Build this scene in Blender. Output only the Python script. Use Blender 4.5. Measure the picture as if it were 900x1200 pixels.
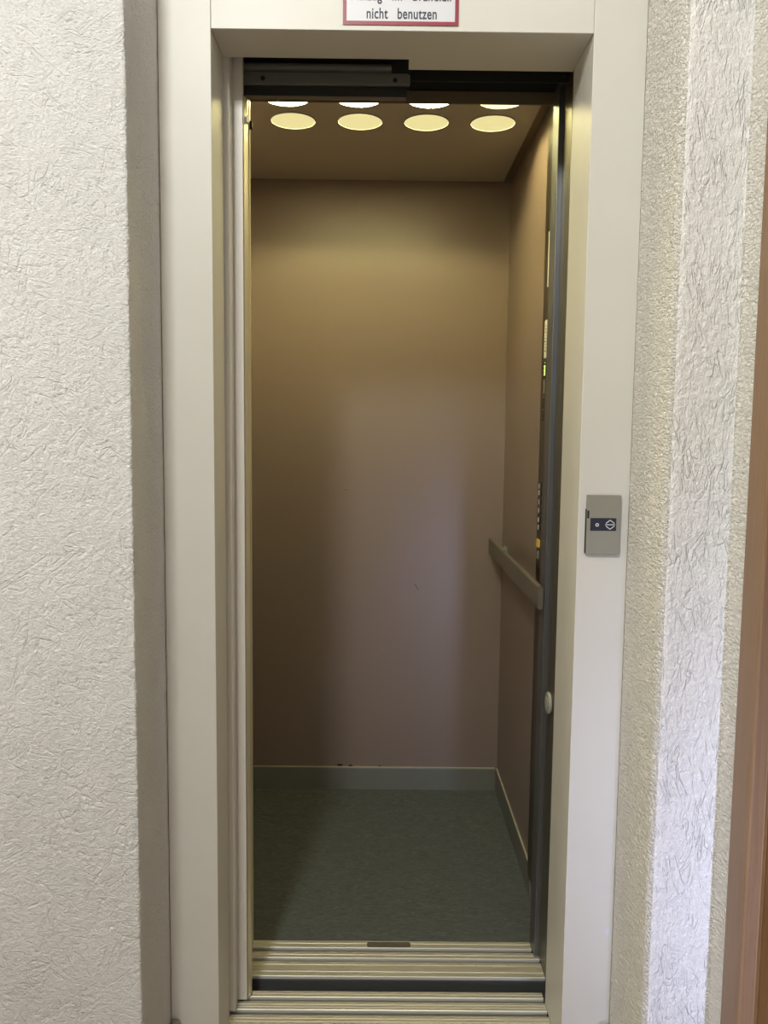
import bpy, bmesh, math, random
from mathutils import Vector, Matrix, noise
random.seed(4)
for o in list(bpy.data.objects): bpy.data.objects.remove(o)
SC = bpy.context.scene
COL = SC.collection

# ------------------------------------------------------------ camera
cam_d = bpy.data.cameras.new('camera'); cam = bpy.data.objects.new('camera', cam_d); COL.objects.link(cam)
cam_d.sensor_fit = 'HORIZONTAL'; cam_d.sensor_width = 36; cam_d.lens = 987.5 / 900 * 36
cam_d.clip_start = .02
_r = Vector((0.99993321, -0.00415288, 0.01078581)); _u = Vector((-0.01033885, 0.09572529, 0.9953541)); _f = Vector((0.00516606, 0.99539913, -0.09567596))
M_ = Matrix((_r, _u, -_f)).transposed().to_4x4(); M_.translation = (0.31676, -1.61210, 1.27368)
cam.matrix_world = M_
SC.camera = cam

# ------------------------------------------------------------ world, lights, exposure
w = bpy.data.worlds.new('world'); SC.world = w; w.use_nodes = True
w.node_tree.nodes['Background'].inputs[0].default_value = (.5, .55, .6, 1)
w.node_tree.nodes['Background'].inputs[1].default_value = .05
SC.view_settings.view_transform = 'Standard'; SC.view_settings.look = 'None'
SC.view_settings.gamma = 1; SC.view_settings.use_curve_mapping = False
SC.view_settings.exposure = 0.0

def area(name, loc, target, sx, sy, power, color):
    d = bpy.data.lights.new(name, 'AREA'); d.shape = 'RECTANGLE'; d.size = sx; d.size_y = sy
    d.energy = power; d.color = color
    o = bpy.data.objects.new(name, d); COL.objects.link(o); o.location = loc
    o.rotation_euler = (Vector(target) - Vector(loc)).to_track_quat('-Z', 'Y').to_euler()
    return o
# the corridor's ceiling light, behind and above the camera
area('ceiling_light', (-.22, -1.95, 2.96), (.3, 0, .9), .25, .40, 68, (.985, 1., .96))
# added cool fill low behind the camera, narrowed onto the right wall
area('fill_light', (.84, -1.72, .42), (1.12, -.2, .44), .1, .8, 2.2, (.56, .62, 1)).data.spread = math.radians(50)

# added warm fill at the corridor's left end, brightening the right reveal
area('fill_light', (-1.27, -.47, 1.35), (.8, -.12, 1.15), .32, 1.5, 13, (1, .95, .84))

# ------------------------------------------------------------ node helpers
def mat(name, color=(.5, .5, .5), rough=.5, metal=0., spec=None):
    m = bpy.data.materials.new(name); m.use_nodes = True
    b = m.node_tree.nodes['Principled BSDF']
    b.inputs['Base Color'].default_value = (*color, 1); b.inputs['Roughness'].default_value = rough
    b.inputs['Metallic'].default_value = metal
    if spec is not None: b.inputs['Specular IOR Level'].default_value = spec
    return m
class NT:
    def __init__(s, m):
        s.t = m.node_tree; s.b = s.t.nodes['Principled BSDF']
        s.co = s.t.nodes.new('ShaderNodeTexCoord').outputs['Object']
    def n(s, typ, **kw):
        x = s.t.nodes.new('ShaderNode' + typ)
        for k, v in kw.items():
            if k in x.inputs: 
                if hasattr(v, 'links') or isinstance(v, bpy.types.NodeSocket): s.t.links.new(v, x.inputs[k])
                else: x.inputs[k].default_value = v
            else: setattr(x, k, v)
        return x
    def math(s, op, a, b=None, c=None):
        x = s.t.nodes.new('ShaderNodeMath'); x.operation = op
        for i, v in enumerate((a, b, c)):
            if v is None: continue
            if isinstance(v, bpy.types.NodeSocket): s.t.links.new(v, x.inputs[i])
            else: x.inputs[i].default_value = v
        return x.outputs[0]
    def map(s, scale=(1, 1, 1), rot=(0, 0, 0), vec=None):
        x = s.n('Mapping', Scale=scale, Rotation=rot); s.t.links.new(vec or s.co, x.inputs['Vector']); return x.outputs[0]
    def noise(s, scale, detail=3, vec=None, rough=.5, dist=0.):
        return s.n('TexNoise', Vector=vec or s.co, Scale=scale, Detail=detail, Roughness=rough, Distortion=dist).outputs['Fac']
    def ramp(s, fac, *stops):
        x = s.n('ValToRGB', Fac=fac); e = x.color_ramp.elements
        while len(e) < len(stops): e.new(.5)
        for k, (p, c) in enumerate(stops):
            e[k].position = p; e[k].color = (*c, 1) if len(c) == 3 else c
        return x.outputs['Color']
    def bump(s, h, strength=1., dist=.001):
        x = s.n('Bump', Height=h, Strength=strength, Distance=dist); s.t.links.new(x.outputs['Normal'], s.b.inputs['Normal'])
    def color(s, sock): s.t.links.new(sock, s.b.inputs['Base Color'])
    def rough(s, sock): s.t.links.new(sock, s.b.inputs['Roughness'])

def line_field(N, sc, stretch, rot, seed):
    """thin scratched grooves running one way, in patches"""
    v = N.map((1, 1, 1), rot)
    v2 = N.map(stretch, (0, 0, 0), v)
    off = N.n('VectorMath', operation='ADD'); N.t.links.new(v2, off.inputs[0]); off.inputs[1].default_value = (seed, seed * 2.3, seed * .7)
    a = N.noise(sc, 2, off.outputs[0], .5, .5)
    r = N.math('SUBTRACT', a, .5); r = N.math('ABSOLUTE', r)
    r = N.math('SUBTRACT', .03, r); r = N.math('MAXIMUM', r, 0.); r = N.math('MULTIPLY', r, 33.)   # 1 on the line
    off2 = N.n('VectorMath', operation='ADD'); N.t.links.new(N.co, off2.inputs[0]); off2.inputs[1].default_value = (seed, seed, seed)
    mk = N.noise(16, 1, off2.outputs[0])
    mk = N.math('SUBTRACT', mk, .5); mk = N.math('MULTIPLY', mk, 9.); mk = N.math('MINIMUM', N.math('MAXIMUM', mk, 0.), 1.)
    return N.math('MULTIPLY', r, mk)
def plaster(name, col, kind):
    m = mat(name, col, .85, spec=.25); N = NT(m)
    if kind == 'scratched':
        fine = N.noise(330, 4, N.map((.8, .8, 1.3)), .7, .7)
        mid = N.noise(90, 3, N.map((.8, .8, 1.2)), .6, 1.6)
        h = N.math('ADD', N.math('MULTIPLY', fine, 1.0), N.math('MULTIPLY', mid, 1.0))
        for k, (rt, st) in enumerate((((0, math.radians(38), 0), (.28, 1, 1.)), ((0, math.radians(-42), 0), (.28, 1, 1.)),
                       ((0, math.radians(-15), 0), (.3, 1, 1)), ((0, math.radians(75), 0), (.35, 1, 1.)))):
            h = N.math('SUBTRACT', h, N.math('MULTIPLY', line_field(N, 34, st, rt, 3.1 * k + 1.), .38))
        N.bump(h, 1., .0050)
    elif kind == 'vertical':
        fine = N.noise(260, 4, N.map((1, 1, .8)), .6, 1.)
        mid = N.noise(85, 3, N.map((1, 1, .45)), .6, 1.3)
        h = N.math('ADD', N.math('MULTIPLY', fine, .6), N.math('MULTIPLY', mid, 1.4))
        for k, a in enumerate((4, -9, 14)):
            h = N.math('SUBTRACT', h, N.math('MULTIPLY', line_field(N, 50, (1, 1, .22), (0, math.radians(a), 0), 2.3 * k + 5.), .42))
        N.bump(h, 1., .0042)
    elif kind == 'grainy':
        g = N.noise(240, 3, N.map((1, .32, .8)), .6, .8)
        g = N.math('POWER', g, 1.6)
        mid = N.noise(120, 2, N.map((1, .4, 1)))
        h = N.math('ADD', N.math('MULTIPLY', g, 2.2), N.math('MULTIPLY', mid, .6))
        N.bump(h, 1., .0058)
    else:
        h = N.math('ADD', N.noise(400, 3, N.map((1, .3, .6))), N.math('MULTIPLY', N.noise(60, 2, N.map((1, 1, .3))), .8))
        N.bump(h, 1., .0030)
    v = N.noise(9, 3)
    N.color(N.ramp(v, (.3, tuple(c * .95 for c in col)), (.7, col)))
    return m

PL = (.83, .82, .80)
M = {}
M['plaster_scratched'] = plaster('plaster scratched', PL, 'scratched')
M['plaster_vertical'] = plaster('plaster brushed vertically', PL, 'vertical')
M['plaster_grainy'] = plaster('plaster grainy', (.83, .80, .73), 'grainy')  # slight cream tint puts warm light into the right reveal's colour
M['plaster_reveal_tint'] = plaster('plaster reveal warm shade', (.74, .62, .46), 'smooth')  # tan albedo carries the warm, shaded light of the left reveal
M['plain'] = mat('plain wall paint', (.78, .76, .72), .9)

m = M['frame'] = mat('cream enamel paint', (.64, .62, .565), .42, spec=.4); N = NT(m)
N.bump(N.noise(900, 2), .12, .0004)
N.color(N.ramp(N.noise(5, 3), (.3, (.60, .58, .53)), (.75, (.63, .61, .56))))
m = M['panel'] = mat('cream enamel panel', (.62, .59, .54), .38, spec=.45)

m = M['car_wall'] = mat('mauve brown sheet', (.30, .235, .20), .35, spec=.5); N = NT(m)
N.bump(N.noise(420, 2), .35, .0003)
N.color(N.ramp(N.noise(2, 1, N.map((1, 1, .6))), (.3, (.212, .160, .133)), (.7, (.220, .166, .138))))

m = M['car_ceiling'] = mat('matt grey beige ceiling sheet', (.42, .38, .32), .6)
m = M['lino'] = mat('dark green linoleum', (.06, .075, .06), .6, spec=.3); N = NT(m)
v = N.noise(75, 5, N.map((.35, 1, 1)), .7, 2.2)
N.color(N.ramp(v, (.30, (.060, .067, .063)), (.5, (.090, .099, .092)), (.72, (.145, .154, .142))))
N.bump(v, .2, .0006)
M['skirting'] = mat('grey green skirting', (.155, .158, .135), .45)
M['skirting_edge'] = mat('lamplit skirting edge', (.42, .38, .28), .4)  # lamp light on the skirting's top edge, put into the colour
def alu(name, col, rough, stretch):
    m = mat(name, col, rough, .85); N = NT(m)
    v = N.noise(160, 4, N.map(stretch), .65)
    N.color(N.ramp(v, (.28, tuple(c * .72 for c in col)), (.55, col)))
    N.rough(N.ramp(v, (.3, (rough + .12,) * 3), (.7, (rough - .05,) * 3)))
    N.bump(v, .05, .0002)
    return m
M['sill'] = alu('brushed aluminium sill', (.78, .75, .64), .52, (.006, 1, 1))
M['sill_edge'] = mat('hall lit aluminium', (.80, .80, .80), .45, .3)  # hall light on the slot faces, painted in as near white
M['steel'] = mat('matt steel plate', (.27, .26, .20), .45, .35)
M['post'] = alu('dark steel door post', (.20, .185, .15), .36, (1, 1, .02))
M['post_front'] = alu('grey steel post front', (.20, .205, .215), .42, (1, 1, .02))
M['cop'] = alu('dark bronze steel', (.10, .083, .062), .36, (1, 1, .02))
M['header'] = mat('brown painted header', (.15, .115, .07), .5)
M['hanger'] = mat('grey hanger plate', (.13, .135, .125), .5, .3)
M['track'] = mat('grey roller track', (.19, .19, .175), .5, .1)
M['black'] = mat('black rubber', (.008, .008, .008), .7)
M['shaft'] = mat('dark shaft concrete', (.03, .03, .03), .95)
M['apron'] = mat('dark blue grey apron', (.072, .074, .072), .6)
M['door_edge'] = mat('lamplit door edge', (.75, .68, .48), .32, .5)  # yellow of the lift lamps put into the edge colour
M['rail'] = mat('grey brown handrail', (.125, .105, .082), .42, spec=.5)
M['bracket'] = mat('grey green bracket', (.26, .31, .26), .4, .1)
M['navy'] = mat('navy display', (.006, .007, .016), .35)
M['white'] = mat('white print', (.80, .80, .80), .5)
M['sign_white'] = mat('white sign face', (.62, .62, .66), .4)
M['sign_red'] = mat('red sign border', (.25, .010, .028), .4)
M['ink'] = mat('black ink', (.012, .012, .03), .5)
M['label'] = mat('cream label', (.75, .72, .58), .5)
M['yellow'] = mat('yellow button cap', (.75, .50, .07), .35)
M['stain'] = mat('brown cover plate', (.12, .10, .07), .55)
M['clear'] = mat('clear rubber bumper', (.62, .60, .50), .15, spec=.8)
M['clear'].node_tree.nodes['Principled BSDF'].inputs['Transmission Weight'].default_value = .45
M['chip'] = mat('dark chipped spot', (.03, .018, .012), .8)
M['chrome'] = mat('chrome', (.75, .75, .73), .15, 1.)
M['brown_rubber'] = mat('grey brown rubber', (.20, .17, .14), .6)
M['floor_tile'] = mat('beige stone floor', (.32, .25, .17), .5)
def wood(name, c1, c2, rot=0):
    m = mat(name, c1, .42, spec=.4); N = NT(m)
    v = N.noise(26, 6, N.map((3, 3, .16)), .6, 2.5); v2 = N.noise(300, 2, N.map((1, 1, .03)))
    f = N.math('ADD', N.math('MULTIPLY', v, .75), N.math('MULTIPLY', v2, .25))
    N.color(N.ramp(f, (.35, c1), (.62, c2))); N.bump(f, .15, .0005)
    return m
M['casing_wood'] = wood('beech casing', (.205, .118, .058), (.250, .150, .078))
M['leaf_wood'] = wood('darker beech leaf', (.150, .070, .026), (.215, .108, .045))
def emit(name, col, s):
    m = mat(name, (.8, .8, .7), .5); b = m.node_tree.nodes['Principled BSDF']
    b.inputs['Emission Color'].default_value = (*col, 1); b.inputs['Emission Strength'].default_value = s
    return m
M['green_led'] = emit('green led digits', (.45, 1, .05), 1.1)
LAMP_COL = (1, .88, .40)
LAMP_S = 46.
def louvred(name, base, strength):
    """honeycomb downlight: bright seen from below, dim seen from the side"""
    m = mat(name, (.8, .78, .6), .4); N = NT(m)
    g = N.n('NewGeometry'); d = N.n('VectorMath', operation='DOT_PRODUCT')
    N.t.links.new(g.outputs['Incoming'], d.inputs[0]); N.t.links.new(g.outputs['Normal'], d.inputs[1])
    r = N.n('MapRange', interpolation_type='SMOOTHSTEP'); N.t.links.new(d.outputs['Value'], r.inputs['Value'])
    r.inputs['From Min'].default_value = .335; r.inputs['From Max'].default_value = .43
    r.inputs['To Min'].default_value = base; r.inputs['To Max'].default_value = strength
    grain = N.noise(500, 2)
    q = N.n('MapRange'); N.t.links.new(d.outputs['Value'], q.inputs['Value'])      # wide-beam reflector: weaker straight down
    q.inputs['From Min'].default_value = .5; q.inputs['From Max'].default_value = .98
    q.inputs['To Min'].default_value = 1.; q.inputs['To Max'].default_value = .42
    r_ = N.math('MULTIPLY', r.outputs[0], q.outputs[0])
    s = N.math('MULTIPLY', r_, N.math('ADD', .93, N.math('MULTIPLY', grain, .14)))
    N.b.inputs['Emission Color'].default_value = (*LAMP_COL, 1); N.b.inputs['Emission Color'].default_value = (*LAMP_COL, 1)
    N.t.links.new(s, N.b.inputs['Emission Strength'])
    N.b.inputs['Base Color'].default_value = (.2, .2, .15, 1)
    return m
M['lens_dim'] = louvred('dim yellow lamp lens', .80, LAMP_S)
M['lens_bright'] = louvred('bright lamp lens', 85., LAMP_S)

# ------------------------------------------------------------ mesh helpers
def box(bm, x0, x1, y0, y1, z0, z1):
    vs = [bm.verts.new((x, y, z)) for z in (z0, z1) for y in (y0, y1) for x in (x0, x1)]
    for f in ((0, 2, 3, 1), (4, 5, 7, 6), (0, 1, 5, 4), (2, 6, 7, 3), (0, 4, 6, 2), (1, 3, 7, 5)):
        bm.faces.new([vs[i] for i in f])
def prism(bm, pts, a, b, axis='z'):
    """closed outline pts extruded from a to b along an axis; outline in the two other axes"""
    def P(p, t):
        return (p[0], p[1], t) if axis == 'z' else ((t, p[0], p[1]) if axis == 'x' else (p[0], t, p[1]))
    lo = [bm.verts.new(P(p, a)) for p in pts]; hi = [bm.verts.new(P(p, b)) for p in pts]; n = len(pts)
    bm.faces.new(lo[::-1]); bm.faces.new(hi)
    for i in range(n): bm.faces.new((lo[i], lo[(i + 1) % n], hi[(i + 1) % n], hi[i]))
def circ(cx, cy, r, n=32): return [(cx + r * math.cos(2 * math.pi * k / n), cy + r * math.sin(2 * math.pi * k / n)) for k in range(n)]
def rrect(x0, x1, y0, y1, r, n=6):
    out = []
    for cx, cy, a in ((x1 - r, y1 - r, 0), (x0 + r, y1 - r, 90), (x0 + r, y0 + r, 180), (x1 - r, y0 + r, 270)):
        for k in range(n + 1):
            t = math.radians(a + 90 * k / n); out.append((cx + r * math.cos(t), cy + r * math.sin(t)))
    return out
def build(name, bm, m, parent=None, bevel=0., smooth=False, kind=None, label=None, cat=None, group=None):
    bmesh.ops.recalc_face_normals(bm, faces=bm.faces)
    me = bpy.data.meshes.new(name); bm.to_mesh(me); bm.free()
    me.materials.append(M[m] if isinstance(m, str) else m)
    if smooth:
        for p in me.polygons: p.use_smooth = True
    o = bpy.data.objects.new(name, me); COL.objects.link(o)
    if parent is not None: o.parent = parent; o.matrix_parent_inverse = Matrix.Translation(-parent_loc(parent))
    if bevel:
        b = o.modifiers.new('bevel', 'BEVEL'); b.width = bevel; b.segments = 3; b.limit_method = 'ANGLE'; b.angle_limit = math.radians(40)
        b.harden_normals = False
    if kind: o['kind'] = kind
    if label: o['label'] = label
    if cat: o['category'] = cat
    if group: o['group'] = group
    return o
def world_loc(p):
    v = Vector(p.location)
    if p.parent: v += p.matrix_parent_inverse.translation + world_loc(p.parent)
    return v
parent_loc = world_loc
def bx(name, m, ext, parent=None, **kw):
    bm = bmesh.new(); box(bm, *ext); return build(name, bm, m, parent, **kw)
def boxes(name, m, exts, parent=None, **kw):
    bm = bmesh.new()
    for e in exts: box(bm, *e)
    return build(name, bm, m, parent, **kw)
def thing(name, loc, label=None, cat=None, parent=None, kind=None, group=None):
    o = bpy.data.objects.new(name, None); COL.objects.link(o); o.location = loc; o.empty_display_size = .05
    if label: o['label'] = label
    if cat: o['category'] = cat
    if kind: o['kind'] = kind
    elif label: o['kind'] = 'thing'
    if group: o['group'] = group
    return o

# ------------------------------------------------------------ textured walls as displaced sheets on a solid core
def wall_sheet(name, path, z0, z1, step, mats, amp, kind='structure', back=.02):
    """path: (x, y, material index of the run that starts here); left side of the path faces the room"""
    pts = []; run = []
    for (x0, y0, mi), (x1, y1, _) in zip(path[:-1], path[1:]):
        L = math.hypot(x1 - x0, y1 - y0); n = max(1, round(L / step))
        for k in range(n): pts.append((x0 + (x1 - x0) * k / n, y0 + (y1 - y0) * k / n)); run.append(mi)
    pts.append(path[-1][:2]); run.append(run[-1])
    n = len(pts); nz = int((z1 - z0) / step)
    nor = []
    for i in range(n):
        a = pts[max(0, i - 2)]; b = pts[min(n - 1, i + 2)]
        d = Vector((b[0] - a[0], b[1] - a[1])).normalized(); nor.append(Vector((d.y, -d.x)))
    V = []; F = []; FM = []
    for j in range(nz + 1):
        z = z0 + (z1 - z0) * j / nz
        for i in range(n):
            p = Vector((pts[i][0], pts[i][1], z))
            h = noise.noise(p * 230) * .8 + noise.noise(p * 95) * .7 + noise.noise(p * 12) * 1.1
            end = 0. if i in (0, n - 1) else 1.
            if abs(p.x + .0990) < .006 and p.y < -.19: h = h * 1.3 + noise.noise(p * 330) * .9
            q = nor[i] * (h * amp[run[i]] * end)
            V.append((p.x + q.x, p.y + q.y, z))
    for j in range(nz):
        for i in range(n - 1):
            a = j * n + i; F.append((a, a + 1, a + 1 + n, a + n)); FM.append(run[i])
    me = bpy.data.meshes.new(name); me.from_pydata(V, [], F); me.polygons.foreach_set('material_index', FM)
    me.polygons.foreach_set('use_smooth', [True] * len(F))
    for k in mats: me.materials.append(M[k])
    me.update()
    return me
def corner(cx, cy, r, a0, a1, mi, n=6):
    return [(cx + r * math.cos(math.radians(a0 + (a1 - a0) * k / n)), cy + r * math.sin(math.radians(a0 + (a1 - a0) * k / n)), mi) for k in range(n + 1)]
def add_box_to(me, exts, mi):
    bm = bmesh.new(); bm.from_mesh(me)
    k = len(bm.faces)
    for e in exts: box(bm, *e)
    bm.faces.ensure_lookup_table()
    for f in bm.faces[k:]: f.material_index = mi
    bm.to_mesh(me); bm.free()
def link_struct(name, me):
    o = bpy.data.objects.new(name, me); COL.objects.link(o); o['kind'] = 'structure'; return o

ZC = 3.0
# left: front face at y = -.2, sharp corner, reveal back to the lift frame
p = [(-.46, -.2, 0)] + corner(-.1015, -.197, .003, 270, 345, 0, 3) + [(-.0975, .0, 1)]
me = wall_sheet('wall_left', p, 0, 2.3, .0022, ['plaster_scratched', 'plaster_reveal_tint', 'plain'], {0: .0011, 1: .00035})
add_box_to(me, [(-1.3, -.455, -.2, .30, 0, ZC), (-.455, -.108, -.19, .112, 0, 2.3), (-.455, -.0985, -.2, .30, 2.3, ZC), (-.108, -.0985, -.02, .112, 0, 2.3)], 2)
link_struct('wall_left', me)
# right: reveal, rounded corner, front face, inner corner, then the side wall up to the wooden door
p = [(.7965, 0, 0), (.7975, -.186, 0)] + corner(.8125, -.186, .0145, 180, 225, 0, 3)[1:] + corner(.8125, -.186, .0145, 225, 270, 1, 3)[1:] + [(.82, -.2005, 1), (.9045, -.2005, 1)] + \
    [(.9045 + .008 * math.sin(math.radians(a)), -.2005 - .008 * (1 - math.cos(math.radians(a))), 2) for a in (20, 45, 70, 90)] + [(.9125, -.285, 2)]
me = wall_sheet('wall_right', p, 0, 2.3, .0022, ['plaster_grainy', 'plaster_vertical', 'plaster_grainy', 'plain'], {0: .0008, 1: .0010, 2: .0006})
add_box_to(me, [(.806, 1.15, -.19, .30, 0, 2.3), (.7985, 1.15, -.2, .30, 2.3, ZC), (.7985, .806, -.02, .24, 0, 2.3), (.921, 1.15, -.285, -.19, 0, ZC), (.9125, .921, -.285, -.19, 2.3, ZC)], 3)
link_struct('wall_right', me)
# side wall around and beyond the wooden door
boxes('wall_side', 'plain', [(.9125, 1.15, -3.7, -1.22, 0, ZC), (.9125, 1.15, -1.22, -.285, 2.12, ZC)], kind='structure')
# above the lift frame, rest of the corridor
bx('wall_back', 'plain', (-.0985, .7985, .0, .12, 2.26, ZC), kind='structure')
bx('wall_rear', 'plain', (-1.3, 1.15, -3.82, -3.7, 0, ZC), kind='structure')
bx('wall_corridor', 'plain', (-1.42, -1.3, -3.82, .30, 0, ZC), kind='structure')
bx('ceiling', 'plain', (-1.42, 1.15, -3.82, .30, ZC, ZC + .1), kind='structure')
bx('floor', 'floor_tile', (-1.42, 1.15, -3.82, .03, -.12, 0), kind='structure')
# lift shaft behind the walls
boxes('wall_shaft', 'shaft', [(-.62, -.60, .30, 1.50, -.9, 2.75), (1.13, 1.15, .30, 1.50, -.9, 2.75), (-.62, 1.15, 1.50, 1.52, -.9, 2.75),
                            (-.62, 1.15, .30, 1.50, 2.75, 2.77), (-.62, 1.15, .03, 1.50, -.92, -.9), (-.62, 1.15, .01, .03, -.9, -.12), (-.0985, .7985, .12, .30, 2.30, 2.34),
                            (-.62, -.60, .01, .30, -.9, 0), (1.13, 1.15, .01, .30, -.9, 0)], kind='structure')

# wooden door on the right
d1 = thing('door_1', (.94, -.75, 0), kind='structure')
d1['label'] = 'brown wooden door cut by the right edge, in a wooden casing'
bm = bmesh.new()
prism(bm, [(.9045, -.2715), (.9045, -.3335), (.9075, -.3365), (.93, -.3365), (.93, -.345), (.975, -.345), (.975, -.27), (.9075, -.2685)], 0, 2.06)
build('casing', bm, 'casing_wood', d1, bevel=.0015)
bm = bmesh.new(); box(bm, .9045, .975, -1.235, -.2715, 2.06, 2.12); build('casing_head', bm, 'casing_wood', d1, bevel=.0015)
bm = bmesh.new(); box(bm, .9045, .975, -1.235, -1.172, 0, 2.06); build('casing', bm, 'casing_wood', d1, bevel=.0015)
bm = bmesh.new(); box(bm, .930, .970, -1.169, -.3475, .004, 2.057); build('leaf', bm, 'leaf_wood', d1, bevel=.003)

# ------------------------------------------------------------ lift door frame
fr = thing('elevator_portal', (.35, .06, 0), 'cream painted metal frame around the open lift doorway, two jambs and a lintel', 'door frame')
bm = bmesh.new()      # left jamb with the closed front, side towards the opening
prism(bm, [(-.0965, .0), (-.0008, .0), (0, .0008), (0, .1165), (-.004, .1165), (-.004, .004), (-.0965, .004)], 0, 2.26)
build('jamb', bm, 'frame', fr, bevel=.0012)
bm = bmesh.new()
prism(bm, [(.6990, .0008), (.6998, .0), (.7960, .0), (.7960, .004), (.703, .004), (.703, .1629), (.6990, .1629)], 0, 2.26)
build('jamb', bm, 'frame', fr, bevel=.0012)
bm = bmesh.new()      # lintel: front sheet and an underside with the notch for the door hanger
box(bm, .0005, .6985, .0006, .004, 2.0, 2.26)
bmesh.ops.translate(bm, verts=bm.verts, vec=(0, 0, 0))
prism(bm, [(.0005, .0045), (.6985, .0045), (.6985, .1665), (.366, .1665), (.366, .1195), (.0005, .1195)], 2.0, 2.0025)
box(bm, .366, .6985, .164, .1665, 2.0025, 2.05)
build('lintel', bm, 'frame', fr, bevel=.0008)
def foot(x, m_):
    bm = bmesh.new(); prism(bm, circ(x, -.010, .0095, 24), 0, .080)
    o = build('foot_peg', bm, m_, fr, bevel=.004)
    o['label'] = 'small rounded peg at the foot of the jamb'
foot(-.0860, 'brown_rubber'); foot(.7845, 'chrome')

# ------------------------------------------------------------ landing door panels, slid open to the left
def door_panel(name, x0, x1, y0, y1, lbl, bump_z, edge_m):
    t = thing(name, (x1, (y0 + y1) / 2, .004), lbl, 'lift door', group=None)
    bm = bmesh.new(); box(bm, x0, x1, y0, y1, .004, 2.09); build('panel_sheet', bm, 'panel', t, bevel=.0012)
    return t
A_ = door_panel('elevator_sliding_door', -.40, .0121, .1225, .1530, 'narrow cream edge of the outer lift door panel, beside the left jamb reveal', 0, 0)
bx('guide_shoe', 'black', (-.30, -.02, .124, .131, -.012, .004), A_)
B_ = thing('elevator_sliding_door', (.03, .17, .004), 'cream lift door panel slid open, behind the outer panel and nearest the doorway', 'lift door')
bm = bmesh.new(); box(bm, -.38, .0315, .1605, .1755, .004, 2.09); build('panel_sheet', bm, 'panel', B_, bevel=.0012)
bm = bmesh.new(); prism(bm, [(.0300, .1757), (.0330, .1662), (.0385, .1790), (.0385, .190), (.0300, .190)], .004, 1.945)
o = build('edge_strip', bm, 'door_edge', B_, bevel=.0006); o['label'] = 'closing edge tinted with yellow lamp light'
bx('guide_shoe', 'black', (-.30, .022, .1665, .1735, -.012, .004), B_)
bx('bumper', 'steel', (.0380, .0425, .168, .178, 1.894, 1.909), B_, bevel=.001)
# car door panel behind, in the rear slot of the car sill
C_ = thing('cabin_sliding_door', (.0, .355, .004), 'edge of the car door tinted with yellow lamp light, furthest back at the left of the cabin opening', 'lift door')
bm = bmesh.new(); box(bm, -.235, .0170, .3470, .3590, .004, 2.0175); build('panel_sheet', bm, 'door_edge', C_, bevel=.001)
bx('bumper', 'black', (.0170, .0225, .349, .357, 1.944, 1.961), C_, bevel=.001)

# ------------------------------------------------------------ sills
def sill(name, lbl, ys, x0, x1, lines, zt=0., h=.03, y_nose=None):
    """profile with slots: ys = list of (y0, y1) raised strips"""
    t = thing(name, ((x0 + x1) / 2, ys[0][0], zt), lbl, 'door sill')
    return t
ls = thing('landing_sill', (.3, .1, 0), 'ribbed aluminium landing sill in front of the dark gap', 'door sill')
def strips(t, ys, x0, x1, bottom, grooves):
    for (a, b) in ys:
        bm = bmesh.new()
        cuts = sorted(g for g in grooves if a < g < b)
        edges = [a + .0012] 
        prof = [(a, bottom), (a, -.0012), (a + .0012, 0)]
        for g in cuts: prof += [(g - .0011, 0), (g - .0004, -.0012), (g + .0004, -.0012), (g + .0011, 0)]
        prof += [(b - .0010, 0), (b, -.0010), (b, bottom)]
        prism(bm, prof, x0, x1, 'x')
        build('sill_strip', bm, 'sill', t)
        n = bx('lit_nose', 'sill_edge', (x0, x1, a - .0012, a - .0001, -.0065, -.0006), t)
    bx('sill_bed', 'black', (x0, x1, ys[0][0] + .0005, ys[-1][1] - .0005, bottom - .003, bottom), t)
strips(ls, [(.031, .1190), (.1354, .1634), (.1777, .1985)], -.30, .6985, -.022, [.050, .066, .082, .098, .108, .1445, .1530, .188])

# ------------------------------------------------------------ door hanger above the opening
hg = thing('door_hanger', (.2, .2, 1.96), 'dark grey door hanger carriage under the left of the lintel', 'door mechanism')
bm = bmesh.new(); prism(bm, [(-.20, 1.9785), (.358, 1.9835), (.366, 1.9835), (.3705, 1.987), (.3705, 2.0035), (.365, 2.0065), (-.20, 2.0065)], .200, .212, 'y')
build('carriage_plate', bm, 'hanger', hg, bevel=.001)
for x, z in ((.0672, 1.9935), (.3394, 1.9925)):
    bm = bmesh.new(); prism(bm, circ(x, z, .0047, 20), .1990, .2005, 'y'); build('bolt_hole', bm, 'black', hg)
bm = bmesh.new(); prism(bm, circ(.216, 2.021, .0095, 20), -.20, .332, 'x'); build('roller_track', bm, 'track', hg, smooth=False)
bm = bmesh.new(); prism(bm, [(.230, 2.0075), (.236, 2.0075), (.236, 2.05), (.230, 2.05)], -.20, .372, 'x'); build('track_bracket', bm, 'shaft', hg)
bx('lower_lip', 'header', (-.20, .3625, .203, .209, 1.9545, 1.9605), hg)
bx('dark_gap', 'black', (-.20, .3640, .204, .222, 1.9607, 1.9783), hg)  # black strip put in for the dark gap under the carriage
bx('dark_sheet', 'black', (-.20, .7085, .245, .249, 2.010, 2.26), hg)  # black sheet added for the unlit shaft behind the lintel

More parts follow.
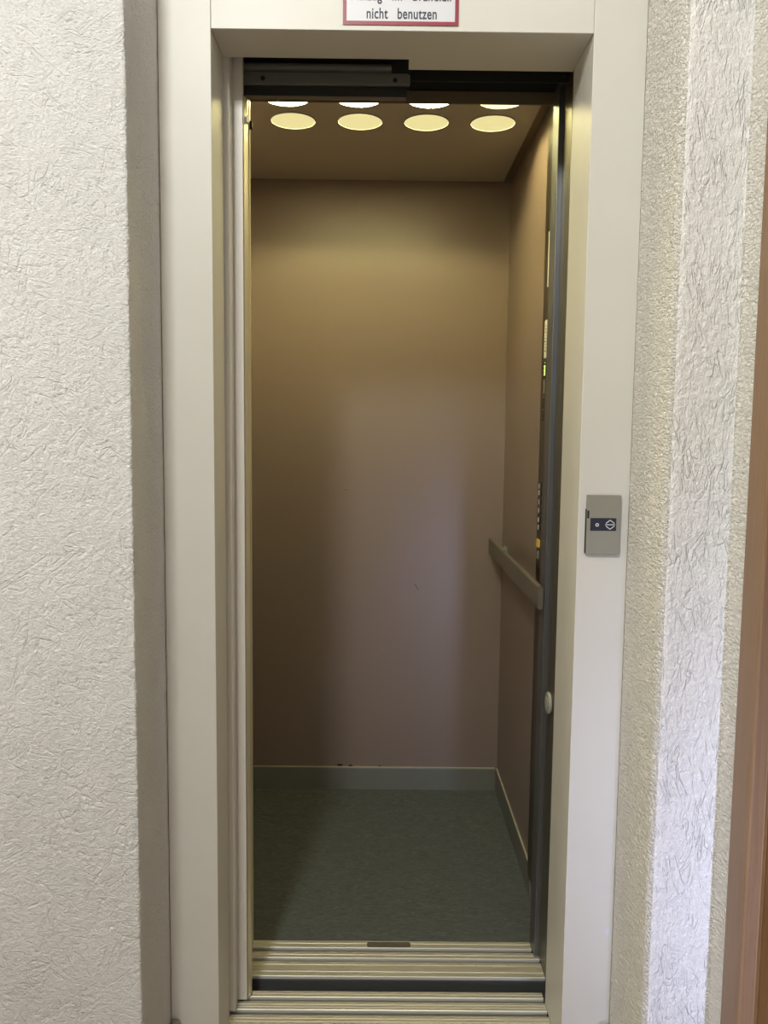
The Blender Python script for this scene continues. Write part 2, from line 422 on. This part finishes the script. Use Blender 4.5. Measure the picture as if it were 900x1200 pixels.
# ------------------------------------------------------------ the lift car
car = thing('elevator_car', (.25, .84, 0), 'lift cabin with mauve brown walls, dark green floor, handrail and round ceiling lamps', 'elevator')
XR, XLc, YB, YF, HC = .7446, -.2400, 1.2932, .3900, 2.1053
bx('rear_panel', 'car_wall', (XLc - .02, XR + .02, YB, YB + .02, 0, 2.24), car)
bx('side_panel', 'car_wall', (XR, XR + .02, YF, YB - .0005, 0, 2.24), car)
bx('side_panel', 'car_wall', (XLc - .02, XLc, YF, YB - .0005, 0, 2.24), car)
bx('front_return', 'car_wall', (XLc, .000, .3620, .3895, 0, 2.0175), car)
bx('floor_covering', 'lino', (XLc, XR, YF + .0008, YB, -.02, 0), car)
bx('cabin_roof', 'shaft', (XLc - .02, XR + .02, YF - .02, YB + .02, 2.2405, 2.26), car)
# skirting
bm = bmesh.new(); prism(bm, [(YB, 0), (YB, .0805), (YB - .0045, .0805), (YB - .0060, .0780), (YB - .0060, 0)], XLc, XR - .0100, 'x')
s1 = build('skirting', bm, 'skirting', car); bx('skirting_lip', 'skirting_edge', (XLc, XR - .0100, YB - .0056, YB, .0806, .0822), s1)
bm = bmesh.new(); prism(bm, [(XR, 0), (XR, .0805), (XR - .0040, .0805), (XR - .0050, .0785), (XR - .0050, 0)], .60, YB - .0068, 'y')
s2 = build('skirting', bm, 'skirting', car); bx('skirting_lip', 'skirting_edge', (XR - .0048, XR, .60, YB - .0068, .0806, .0826), s2)
# chipped spots over the skirting, scratches on the rear panel
for x, z, a, b in ((.1835, .0868, .0095, .0050), (.222, .0858, .0070, .0038), (.3263, .0850, .0040, .0024)):
    bm = bmesh.new()
    prism(bm, [(x + a * math.cos(t) * (1 + .25 * math.sin(3 * t + x * 40)), z + b * math.sin(t) * (1 + .2 * math.cos(2 * t))) for t in [k * math.pi / 8 for k in range(16)]], YB - .0006, YB, 'y')
    o = build('paint_chip', bm, 'chip', car)
bx('scratch', 'chip', (.190, .207, YB - .0004, YB, 1.0695, 1.0705), car)
bm = bmesh.new(); prism(bm, [(.441, .744), (.4425, .745), (.455, .722), (.454, .7205)], YB - .0004, YB, 'y'); build('scratch', bm, 'chip', car)
# ceiling panel with lamps
cp = bx('ceiling_panel', 'car_ceiling', (-.215, .7190, .445, YB - .0035, HC, HC + .018), car, bevel=.0008)
bm = bmesh.new(); prism(bm, [(.7192, HC + .004), (.7445, HC + .004), (.7445, HC + .008), (.7192, HC + .008)], .45, YB - .001, 'y'); build('edge_trim', bm, 'header', car)
bx('corner_clip', 'chrome', (.7205, .7400, YB - .030, YB - .002, HC - .0035, HC + .0035), car)
for yi, y in enumerate((.5900, .7540)):
    for xi, x in enumerate((-.1080, .0725, .2530, .4325, .6120)):
        bright = (yi == 0 and xi in (1, 2, 3))
        bm = bmesh.new(); prism(bm, circ(x, y, .0590, 48), HC - .0016, HC - .0003)
        ln = build('lamp_lens', bm, 'lens_bright' if bright else 'lens_dim', cp)
        bm = bmesh.new()
        o_, i_ = circ(x, y, .0618, 48), circ(x, y, .0592, 48)
        a = [bm.verts.new((*q, HC - .0022)) for q in o_]; b = [bm.verts.new((*q, HC - .0022)) for q in i_]; c = [bm.verts.new((*q, HC)) for q in o_]; d = [bm.verts.new((*q, HC)) for q in i_]
        for k in range(48):
            l = (k + 1) % 48
            bm.faces.new((a[k], a[l], b[l], b[k])); bm.faces.new((a[k], c[k], c[l], a[l])); bm.faces.new((b[k], b[l], d[l], d[k])); bm.faces.new((c[k], d[k], d[l], c[l]))
        build('lamp_ring', bm, 'car_ceiling', ln)
# header over the car entrance
bx('header', 'header', (XLc, .7200, YF, YF + .005, 2.0185, 2.0465), car, bevel=.001)
bx('light_block', 'shaft', (XLc, .7445, YF + .006, YF + .045, 2.0467, 2.24), car)  # added plate that stops lamp light leaking over the header
# door post on the right
bm = bmesh.new()
prism(bm, [(.7170, .2500), (.7170, .3255), (.7205, .3275), (.7400, .3275), (.7400, .2500)], -.001, 2.045); build('door_post', bm, 'post', car, bevel=.0008)
bm = bmesh.new()
prism(bm, [(.7055, .3285), (.7195, .3285), (.7400, .3285), (.7400, .3900), (.7045, .3900), (.7045, .3295)], -.001, 2.045); build('closing_post', bm, 'post_front', car, bevel=.0008)
# clear round bumper on the post
bm = bmesh.new(); prism(bm, circ(.287, .651, .0255, 32), .7085, .7168, 'x'); bp = build('door_bumper', bm, 'clear', car, bevel=.003); bp['label'] = 'round clear rubber bumper'
bm = bmesh.new(); prism(bm, circ(.287, .651, .0150, 24), .7066, .7083, 'x'); build('bumper_centre', bm, 'clear', bp, bevel=.001)
# control panel on the right wall
XP = .7350
co = bx('control_panel', 'cop', (XP, XR, .400, .612, .06, 2.10), car, bevel=.002); co['label'] = 'dark bronze control panel'
def on_panel(name, m_, y0, y1, z0, z1, parent=co, t=.0012, lbl=None):
    bm = bmesh.new(); prism(bm, rrect(y0, y1, z0, z1, min(abs(y1 - y0), abs(z1 - z0)) * .12, 2), XP - t, XP - .0001, 'x')
    o = build(name, bm, m_, parent)
    if lbl: o['label'] = lbl
    return o
lp = on_panel('information_label', 'label', .548, .576, 1.463, 1.558, lbl='cream printed label')
for k in range(9):
    z = 1.543 - k * .0078
    bx('print_mark', 'ink', (XP - .0015, XP - .0012, .553, .558 + .004 * (k % 3), z - .0014, z + .0014), lp)
on_panel('rating_plate', 'label', .549, .557, 1.64, 1.775, lbl='narrow bright plate')
dp = on_panel('floor_display', 'black', .543, .578, 1.412, 1.455, lbl='black display with green digits')
for k, (a, b) in enumerate(((1.4405, 1.4445), (1.4355, 1.4395), (1.4300, 1.4340), (1.4245, 1.4290), (1.4190, 1.4235))):
    bx('digit_segment', 'green_led', (XP - .0022, XP - .0013, .551, .565 - .003 * (k % 2), a, b), dp)
bx('digit_segment', 'label', (XP - .0022, XP - .0013, .553, .559, 1.449, 1.453), dp)
on_panel('small_label', 'steel', .5600, .5720, 1.374, 1.408)
for k in range(11):
    if k == 5: continue
    on_panel('vent_slot', 'black', .556, .584, 1.357 - k * .0052, 1.3595 - k * .0052, t=.0006)
for k, z in enumerate((1.136, 1.118, 1.095, 1.072, 1.048, 1.028)):
    bt = on_panel('call_button', 'cop', .560, .598, z - .009, z + .009, t=.003)
    bx('button_mark', 'white', (XP - .0036, XP - .0030, .574, .5800 + .002 * (k % 2), z - .0065, z + .0055), bt)
yb = on_panel('alarm_button', 'yellow', .564, .594, .975, .995, t=.004, lbl='yellow alarm button')
on_panel('door_button', 'steel', .572, .590, .944, .964, t=.003)
# handrail
bm = bmesh.new()
prof = rrect(.6900, .7030, .8600, .9150, .0050, 6)
ny = [(.3350, 1.), (1.2350, 1.), (1.2440, .93), (1.2500, .80), (1.2530, .55)]
rings = []
for y, s in ny: rings.append([bm.verts.new((.6965 + (px - .6965) * s, y, .8875 + (pz - .8875) * s)) for px, pz in prof])
for ra, rb in zip(rings[:-1], rings[1:]):
    for k in range(len(prof)): bm.faces.new((ra[k], ra[(k + 1) % len(prof)], rb[(k + 1) % len(prof)], rb[k]))
bm.faces.new(rings[0]); bm.faces.new(rings[-1][::-1])
hr = build('handrail', bm, 'rail', car, smooth=True); hr['label'] = 'grey brown handrail'
es = hr.modifiers.new('edge', 'EDGE_SPLIT'); es.split_angle = math.radians(35)
for y in (1.205, .47):
    bm = bmesh.new(); box(bm, .7015, .7440, y - .018, y + .018, .8760, .8840); box(bm, .7400, .7445, y - .026, y + .026, .850, .8890)
    build('rail_bracket', bm, 'bracket', hr, bevel=.001)
# car sill
cs = thing('car_sill', (.3, .3, 0)); cs.parent = car; cs.matrix_parent_inverse = Matrix.Translation(-parent_loc(car))
def strips2(t, ys, x0, x1s, bottom, grooves):
    for (a, b), x1 in zip(ys, x1s):
        bm = bmesh.new(); prof = [(a, bottom), (a, -.0012), (a + .0012, 0)]
        for g in sorted(g for g in grooves if a < g < b): prof += [(g - .0010, 0), (g - .0003, -.0010), (g + .0003, -.0010), (g + .0010, 0)]
        prof += [(b - .0010, 0), (b, -.0010), (b, bottom)]
        prism(bm, prof, x0, x1, 'x'); build('sill_strip', bm, 'sill', t)
        bx('lit_nose', 'sill_edge', (x0, x1, a - .0012, a - .0001, -.0065, -.0006), t)
strips2(cs, [(.2510, .3068), (.3200, .3453), (.3607, .3900)], -.236, [.7165, .7165, .7040], -.020, [.2682, .2938, .333, .378])
bx('sill_bed', 'black', (-.236, .7165, .2515, .3895, -.024, -.0202), cs)
bx('apron', 'apron', (-.236, .7165, .2535, .2560, -.40, -.0245), cs)
bx('sill_face', 'apron', (-.236, .7165, .2470, .2497, -.060, -.0075), cs)
bm = bmesh.new(); prism(bm, rrect(.2965, .4045, .3630, .3840, .006, 5), .0001, .0010); build('cover_plate', bm, 'stain', cs)

# scuffs on the car sill, smudge on the right jamb
for x, y, a, L in ((.632, .302, -32, .020), (.560, .298, 80, .007), (.592, .290, 70, .006), (.520, .2985, 85, .005), (.105, .300, 4, .020), (.30, .296, 88, .004), (.24, .285, 20, .003)):
    t_ = math.radians(a); dx, dy = math.cos(t_) * L / 2, math.sin(t_) * L / 2; nx, ny_ = -math.sin(t_) * .0007, math.cos(t_) * .0007
    bm = bmesh.new(); prism(bm, [(x - dx, y - dy), (x + nx, y + ny_), (x + dx, y + dy), (x - nx, y - ny_)], .0001, .0003); build('scuff_mark', bm, 'stain', cs)
bm = bmesh.new(); prism(bm, [(.7850 + .0052 * math.cos(t), .272 + .0085 * math.sin(t) + .002 * math.cos(2 * t)) for t in [k * math.pi / 10 for k in range(20)]], -.0003, -.0001, 'y')
build('paint_smudge', bm, 'sign_white', fr)

# ------------------------------------------------------------ call button plate on the right jamb
cb = thing('call_button_plate', (.7455, 0, 1.043), 'brushed steel lift call plate with navy display on the right jamb', 'call button')
bm = bmesh.new(); prism(bm, rrect(.7135, .7785, 1.0425, 1.1560, .0012, 3), -.0090, -.0012, 'y'); build('face_plate', bm, 'steel', cb, bevel=.0008)
bx('plate_shade', 'black', (.7125, .7750, -.0066, -.0001, 1.0440, 1.1290), cb)  # black box drawing the dark shadow along the plate's left side
dsp = bx('display', 'navy', (.7205, .7700, -.0098, -.0089, 1.0878, 1.1122), cb)
bx('key_slot', 'black', (.7140, .7180, -.0094, -.0089, 1.1115, 1.1265), cb)
def ring(name, cx, cz, ro, ri, m_, parent, y0=-.0103, y1=-.0099):
    bm = bmesh.new(); o_, i_ = circ(cx, cz, ro, 24), circ(cx, cz, ri, 24)
    a = [bm.verts.new((q[0], y0, q[1])) for q in o_]; b = [bm.verts.new((q[0], y0, q[1])) for q in i_]
    c = [bm.verts.new((q[0], y1, q[1])) for q in o_]; d = [bm.verts.new((q[0], y1, q[1])) for q in i_]
    for k in range(24):
        l = (k + 1) % 24
        bm.faces.new((a[k], a[l], b[l], b[k])); bm.faces.new((a[k], c[k], c[l], a[l])); bm.faces.new((b[k], b[l], d[l], d[k])); bm.faces.new((c[k], d[k], d[l], c[l]))
    return build(name, bm, m_, parent)
ring('ring_mark', .7335, 1.0992, .0032, .0018, 'white', dsp)
def stroke(bm, a, b, wd, y0=-.0103, y1=-.0099):
    a, b = Vector(a), Vector(b); d = (b - a).normalized(); n = Vector((-d.y, d.x)) * wd / 2; e = d * wd * .3
    prism(bm, [tuple(a - e + n), tuple(a - e - n), tuple(b + e - n), tuple(b + e + n)], y0, y1, 'y')
bm = bmesh.new(); cx, cz = .7583, 1.0997
stroke(bm, (cx - .0078, cz + .0028), (cx, cz + .0088), .0012); stroke(bm, (cx, cz + .0088), (cx + .0078, cz + .0028), .0012)
stroke(bm, (cx - .0088, cz), (cx + .0088, cz), .0012)
stroke(bm, (cx - .0078, cz - .0028), (cx, cz - .0088), .0012); stroke(bm, (cx, cz - .0088), (cx + .0078, cz - .0028), .0012)
build('arrow_mark', bm, 'white', dsp)

# ------------------------------------------------------------ sign on the lintel
sg = thing('warning_sign', (.3458, 0, 2.009), 'white warning sign with red border and black lettering on the lintel', 'sign')
bx('sign_panel', 'sign_white', (.2415, .4503, -.0012, -.0001, 2.0095, 2.1180), sg)
bm = bmesh.new(); x0, x1, z0, z1, t = .2407, .4510, 2.0090, 2.1190, .0066
for e in ((x0, x1, z0, z0 + t), (x0, x1, z1 - t, z1), (x0, x0 + t, z0 + t, z1 - t), (x1 - t, x1, z0 + t, z1 - t)): box(bm, e[0], e[1], -.0017, -.0013, e[2], e[3])
build('sign_border', bm, 'sign_red', sg)
def text(name, body, x0, x1, zb, h, parent, y=-.0017, m_='ink'):
    c = bpy.data.curves.new(name, 'FONT'); c.body = body; c.size = 1; c.offset = .014; c.space_word = 1.5; c.space_character = 1.06
    tmp = bpy.data.objects.new(name, c); COL.objects.link(tmp); bpy.context.view_layer.update()
    me = bpy.data.meshes.new_from_object(tmp.evaluated_get(bpy.context.evaluated_depsgraph_get())); bpy.data.objects.remove(tmp)
    xs = [v.co.x for v in me.vertices]; zs = [v.co.y for v in me.vertices]
    sx = (x1 - x0) / (max(xs) - min(xs)); sz = h / .73; mx = min(xs)
    for v in me.vertices: v.co = Vector((x0 + (v.co.x - mx) * sx, y, zb + v.co.y * sz))
    me.materials.clear(); me.materials.append(M[m_])
    o = bpy.data.objects.new(name, me); COL.objects.link(o); o.parent = parent; o.matrix_parent_inverse = Matrix.Translation(-parent_loc(parent))
    return o
text('lettering', 'nicht  benutzen', .2838, .4112, 2.0200, .0195, sg)
text('lettering', 'Aufzug  im  Brandfall', .2555, .4370, 2.0515, .0195, sg)
